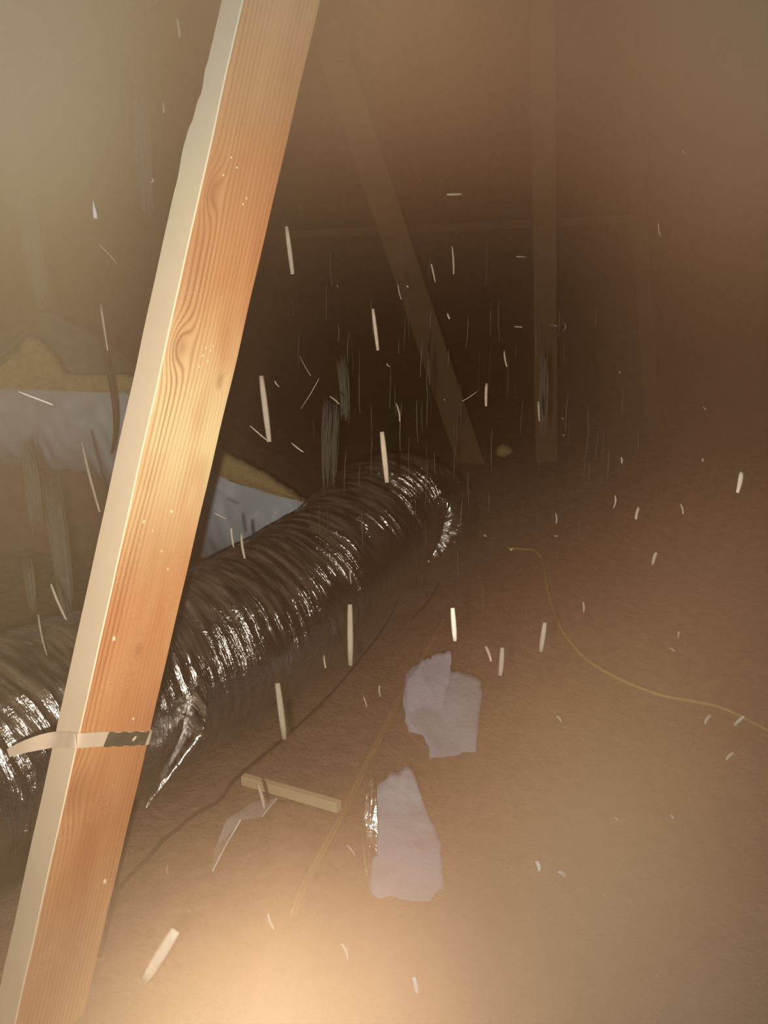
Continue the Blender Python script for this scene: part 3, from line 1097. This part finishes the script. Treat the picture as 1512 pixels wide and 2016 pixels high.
# loose wisps: bundles of fine strands drifting down
WISPS = [
    (52, 868, 76, 1050, 26, 1.2, 'grey wisp of strands drifting at the far left below the grey wrap', 16),
    (98, 945, 140, 1225, 34, 1.2, 'long broad grey wisp of strands left of the slanting board', 22),
    (52, 1100, 66, 1205, 18, 1.2, 'short grey wisp low at the far left above the duct', 10),
    (46, 380, 86, 600, 34, 1.25, 'tall pale wisp high at the far left', 18),
    (652, 782, 648, 960, 34, 1.5, 'broad grey wisp just left of the duct elbow', 18),
    (672, 700, 680, 830, 22, 1.5, 'dull wisp of strands in the dark above the duct', 12),
    (1072, 690, 1070, 860, 18, 1.7, 'faint wisp hanging below the far truss post', 10),
    (270, 160, 290, 420, 30, 1.2, 'faint wisp of strands high left of the slanting board', 14),
]
for x0, y0, x1, y1, wp, d, lab, cnt in WISPS:
    geos = []
    for k in range(cnt * 3):
        ox = random.uniform(-0.5, 0.5) * wp
        oy = random.uniform(-0.06, 0.06) * (y1 - y0)
        f0, f1 = random.uniform(0, 0.25), random.uniform(0.75, 1)
        dd = d + random.uniform(-0.02, 0.02)
        r = random.uniform(0.45, 0.9) * d / F
        a0 = P(x0 + (x1 - x0) * f0 + ox, y0 + (y1 - y0) * f0 + oy, dd)
        a1 = P(x0 + (x1 - x0) * f1 + ox * 0.8, y0 + (y1 - y0) * f1 + oy, dd)
        geos.append(sliver(a0, a1, r, r, None, '', RIGHT * random.uniform(-0.003, 0.003), 4, 5))
    tag(mesh('fibre_wisp', *join(*geos), M['wisp'], smooth=True), lab, 'fibre', 'drifting fibre wisps')

# far thin fibres in the dark middle of the attic
for k in range(110):
    x = random.gauss(880, 210)
    y = random.gauss(760, 170)
    if x < 500 + (y - 700) * -0.2:
        continue
    d = random.uniform(1.2, 1.9)
    L = random.uniform(25, 95)
    lean = (CX - x) * 0.00012 + random.uniform(-0.06, 0.06)
    r = random.uniform(0.7, 2.4) * d / F / 2
    v, f = sliver(P(x, y, d), P(x + lean * L, y + L, d), r, r * 0.7, None, '', RIGHT * random.uniform(-0.002, 0.002), 4, 4)
    tag(mesh('insulation_fibre', v, f, M['wisp'], smooth=True), 'faint thin fibre falling in the dark middle of the attic', 'fibre', 'faint fibres in the dark middle')

# ------------------------------------------------------------------ dust haze
# (pixel x, pixel y, depth, radius, density)
CLOUDS = [
    (-60, -120, 0.5, 0.12, 5.5),
    (240, -140, 0.5, 0.11, 1.0),
    (620, -120, 0.5, 0.12, 5.8),
    (930, -140, 0.5, 0.11, 2.3),
    (1580, -120, 0.5, 0.12, 7.0),
    (-100, 140, 0.5, 0.11, 6.5),
    (620, 140, 0.5, 0.12, 0.2),
    (1600, 140, 0.5, 0.11, 2.4),
    (-60, 480, 0.5, 0.12, 2.3),
    (1600, 480, 0.5, 0.12, 0.8),
    (-60, 850, 0.5, 0.12, 0.9),
    (1600, 850, 0.5, 0.12, 0.3),
    (-60, 1250, 0.5, 0.12, 0.40),
    (1580, 1250, 0.5, 0.12, 1.49),
    (930, 1520, 0.5, 0.12, 0.59),
    (1260, 1570, 0.5, 0.11, 1.4),
    (1580, 1520, 0.5, 0.12, 0.28),
    (-60, 1800, 0.5, 0.12, 0.12),
    (1240, 1800, 0.5, 0.12, 2.64),
    (1580, 1800, 0.5, 0.12, 0.14),
    (-60, 2080, 0.5, 0.12, 1.46),
    (620, 2080, 0.5, 0.12, 0.59),
    (930, 2080, 0.5, 0.12, 2.74),
    (1240, 2080, 0.5, 0.12, 3.67),
    (1580, 2080, 0.5, 0.12, 1.73),
    (570, 2110, 0.28, 0.05, 11.0),
    (770, 2150, 0.3, 0.06, 5.2),
    (380, 2160, 0.3, 0.06, 2.6),
]


def box_obj(name, lo, hi, mat):
    x0, y0, z0 = lo
    x1, y1, z1 = hi
    v = [(x0, y0, z0), (x1, y0, z0), (x1, y1, z0), (x0, y1, z0), (x0, y0, z1), (x1, y0, z1), (x1, y1, z1), (x0, y1, z1)]
    me = bpy.data.meshes.new(name)
    me.from_pydata(v, [], [(3, 2, 1, 0), (4, 5, 6, 7), (0, 1, 5, 4), (1, 2, 6, 5), (2, 3, 7, 6), (3, 0, 4, 7)])
    me.materials.append(mat)
    o = bpy.data.objects.new(name, me)
    col.objects.link(o)
    return o


BASE_DENSITY = 0.003
DUST = (0.90, 0.68, 0.46)
LOV, HIV = (-0.60, -0.06, 0.30), (0.60, 0.95, 1.45)
dm = NT('near_dust')
at = dm.n('ShaderNodeAttribute', attribute_name='density')
vol = dm.n('ShaderNodeVolumeScatter')
vol.inputs['Color'].default_value = (*DUST, 1)
vol.inputs['Anisotropy'].default_value = 0.0
dm.put(vol.inputs['Density'], at.outputs['Fac'])
sxp = dm.n('ShaderNodeSeparateXYZ')
dm.put(sxp.inputs[0], dm.n('ShaderNodeNewGeometry').outputs['Position'])
dm.put(vol.inputs['Color'], dm.mix(dm.rng(sxp.outputs[0], -0.22, 0.02), (0.90, 0.66, 0.41), (0.90, 0.49, 0.29)))
dm.t.links.new(vol.outputs[0], dm.out.inputs['Volume'])
ng = bpy.data.node_groups.new('dust_clouds', 'GeometryNodeTree')
ng.interface.new_socket('Geometry', in_out='OUTPUT', socket_type='NodeSocketGeometry')
m = NT.__new__(NT)
m.t = ng
gout = m.n('NodeGroupOutput')
pos = m.n('GeometryNodeInputPosition').outputs[0]
nz = m.rng(m.noise(pos, 4.2, 3, 0.5, 0.3), 0.30, 0.68, 0.45, 1.25)
tot = None
for px, py, d, rad, den in CLOUDS:
    c = P(px, py, d)
    dist = m.vmath('DISTANCE', pos, tuple(c))
    q = m.math('DIVIDE', dist, rad)
    e = m.math('MULTIPLY', m.math('POWER', 2.718, m.math('MULTIPLY', m.math('MULTIPLY', q, q), -1.0)), den)
    tot = e if tot is None else m.math('ADD', tot, e)
dens = m.math('MULTIPLY', tot, nz)
near = m.rng(m.vmath('DISTANCE', pos, tuple(CAM)), 0.04, 0.25)
dens = m.math('ADD', m.math('MULTIPLY', dens, near), BASE_DENSITY)
vc = m.n('GeometryNodeVolumeCube')
m.put(vc.inputs['Density'], dens)
vc.inputs['Background'].default_value = 0.0
vc.inputs['Min'].default_value = LOV
vc.inputs['Max'].default_value = HIV
for k, v in (('Resolution X', 31), ('Resolution Y', 26), ('Resolution Z', 30)):
    vc.inputs[k].default_value = v
sm = m.n('GeometryNodeSetMaterial')
m.t.links.new(vc.outputs[0], sm.inputs[0])
sm.inputs['Material'].default_value = dm.m
m.t.links.new(sm.outputs[0], gout.inputs[0])
o = box_obj('dust_haze', LOV, HIV, dm.m)
md = o.modifiers.new('dust', 'NODES')
md.node_group = ng
tag(o, 'billowing tan dust hanging in the air around the near board', 'dust', kind='stuff')
m = NT('far_dust')
vol = m.n('ShaderNodeVolumeScatter')
vol.inputs['Color'].default_value = (0.84, 0.48, 0.20, 1)
vol.inputs['Density'].default_value = 0.07
m.t.links.new(vol.outputs[0], m.out.inputs['Volume'])
o = box_obj('dust_haze', (-2.1, 1.21, -0.05), (2.6, 5.55, 1.75), m.m)
tag(o, 'thin brown dust filling the back of the attic', 'dust', kind='stuff')
try:
    scene.cycles.volume_step_rate = 3.0
    scene.cycles.volume_max_steps = 128
    scene.cycles.max_bounces = 2
    scene.cycles.diffuse_bounces = 1
    scene.cycles.glossy_bounces = 2
    scene.cycles.volume_bounces = 0
    scene.cycles.transparent_max_bounces = 6
except Exception:
    pass
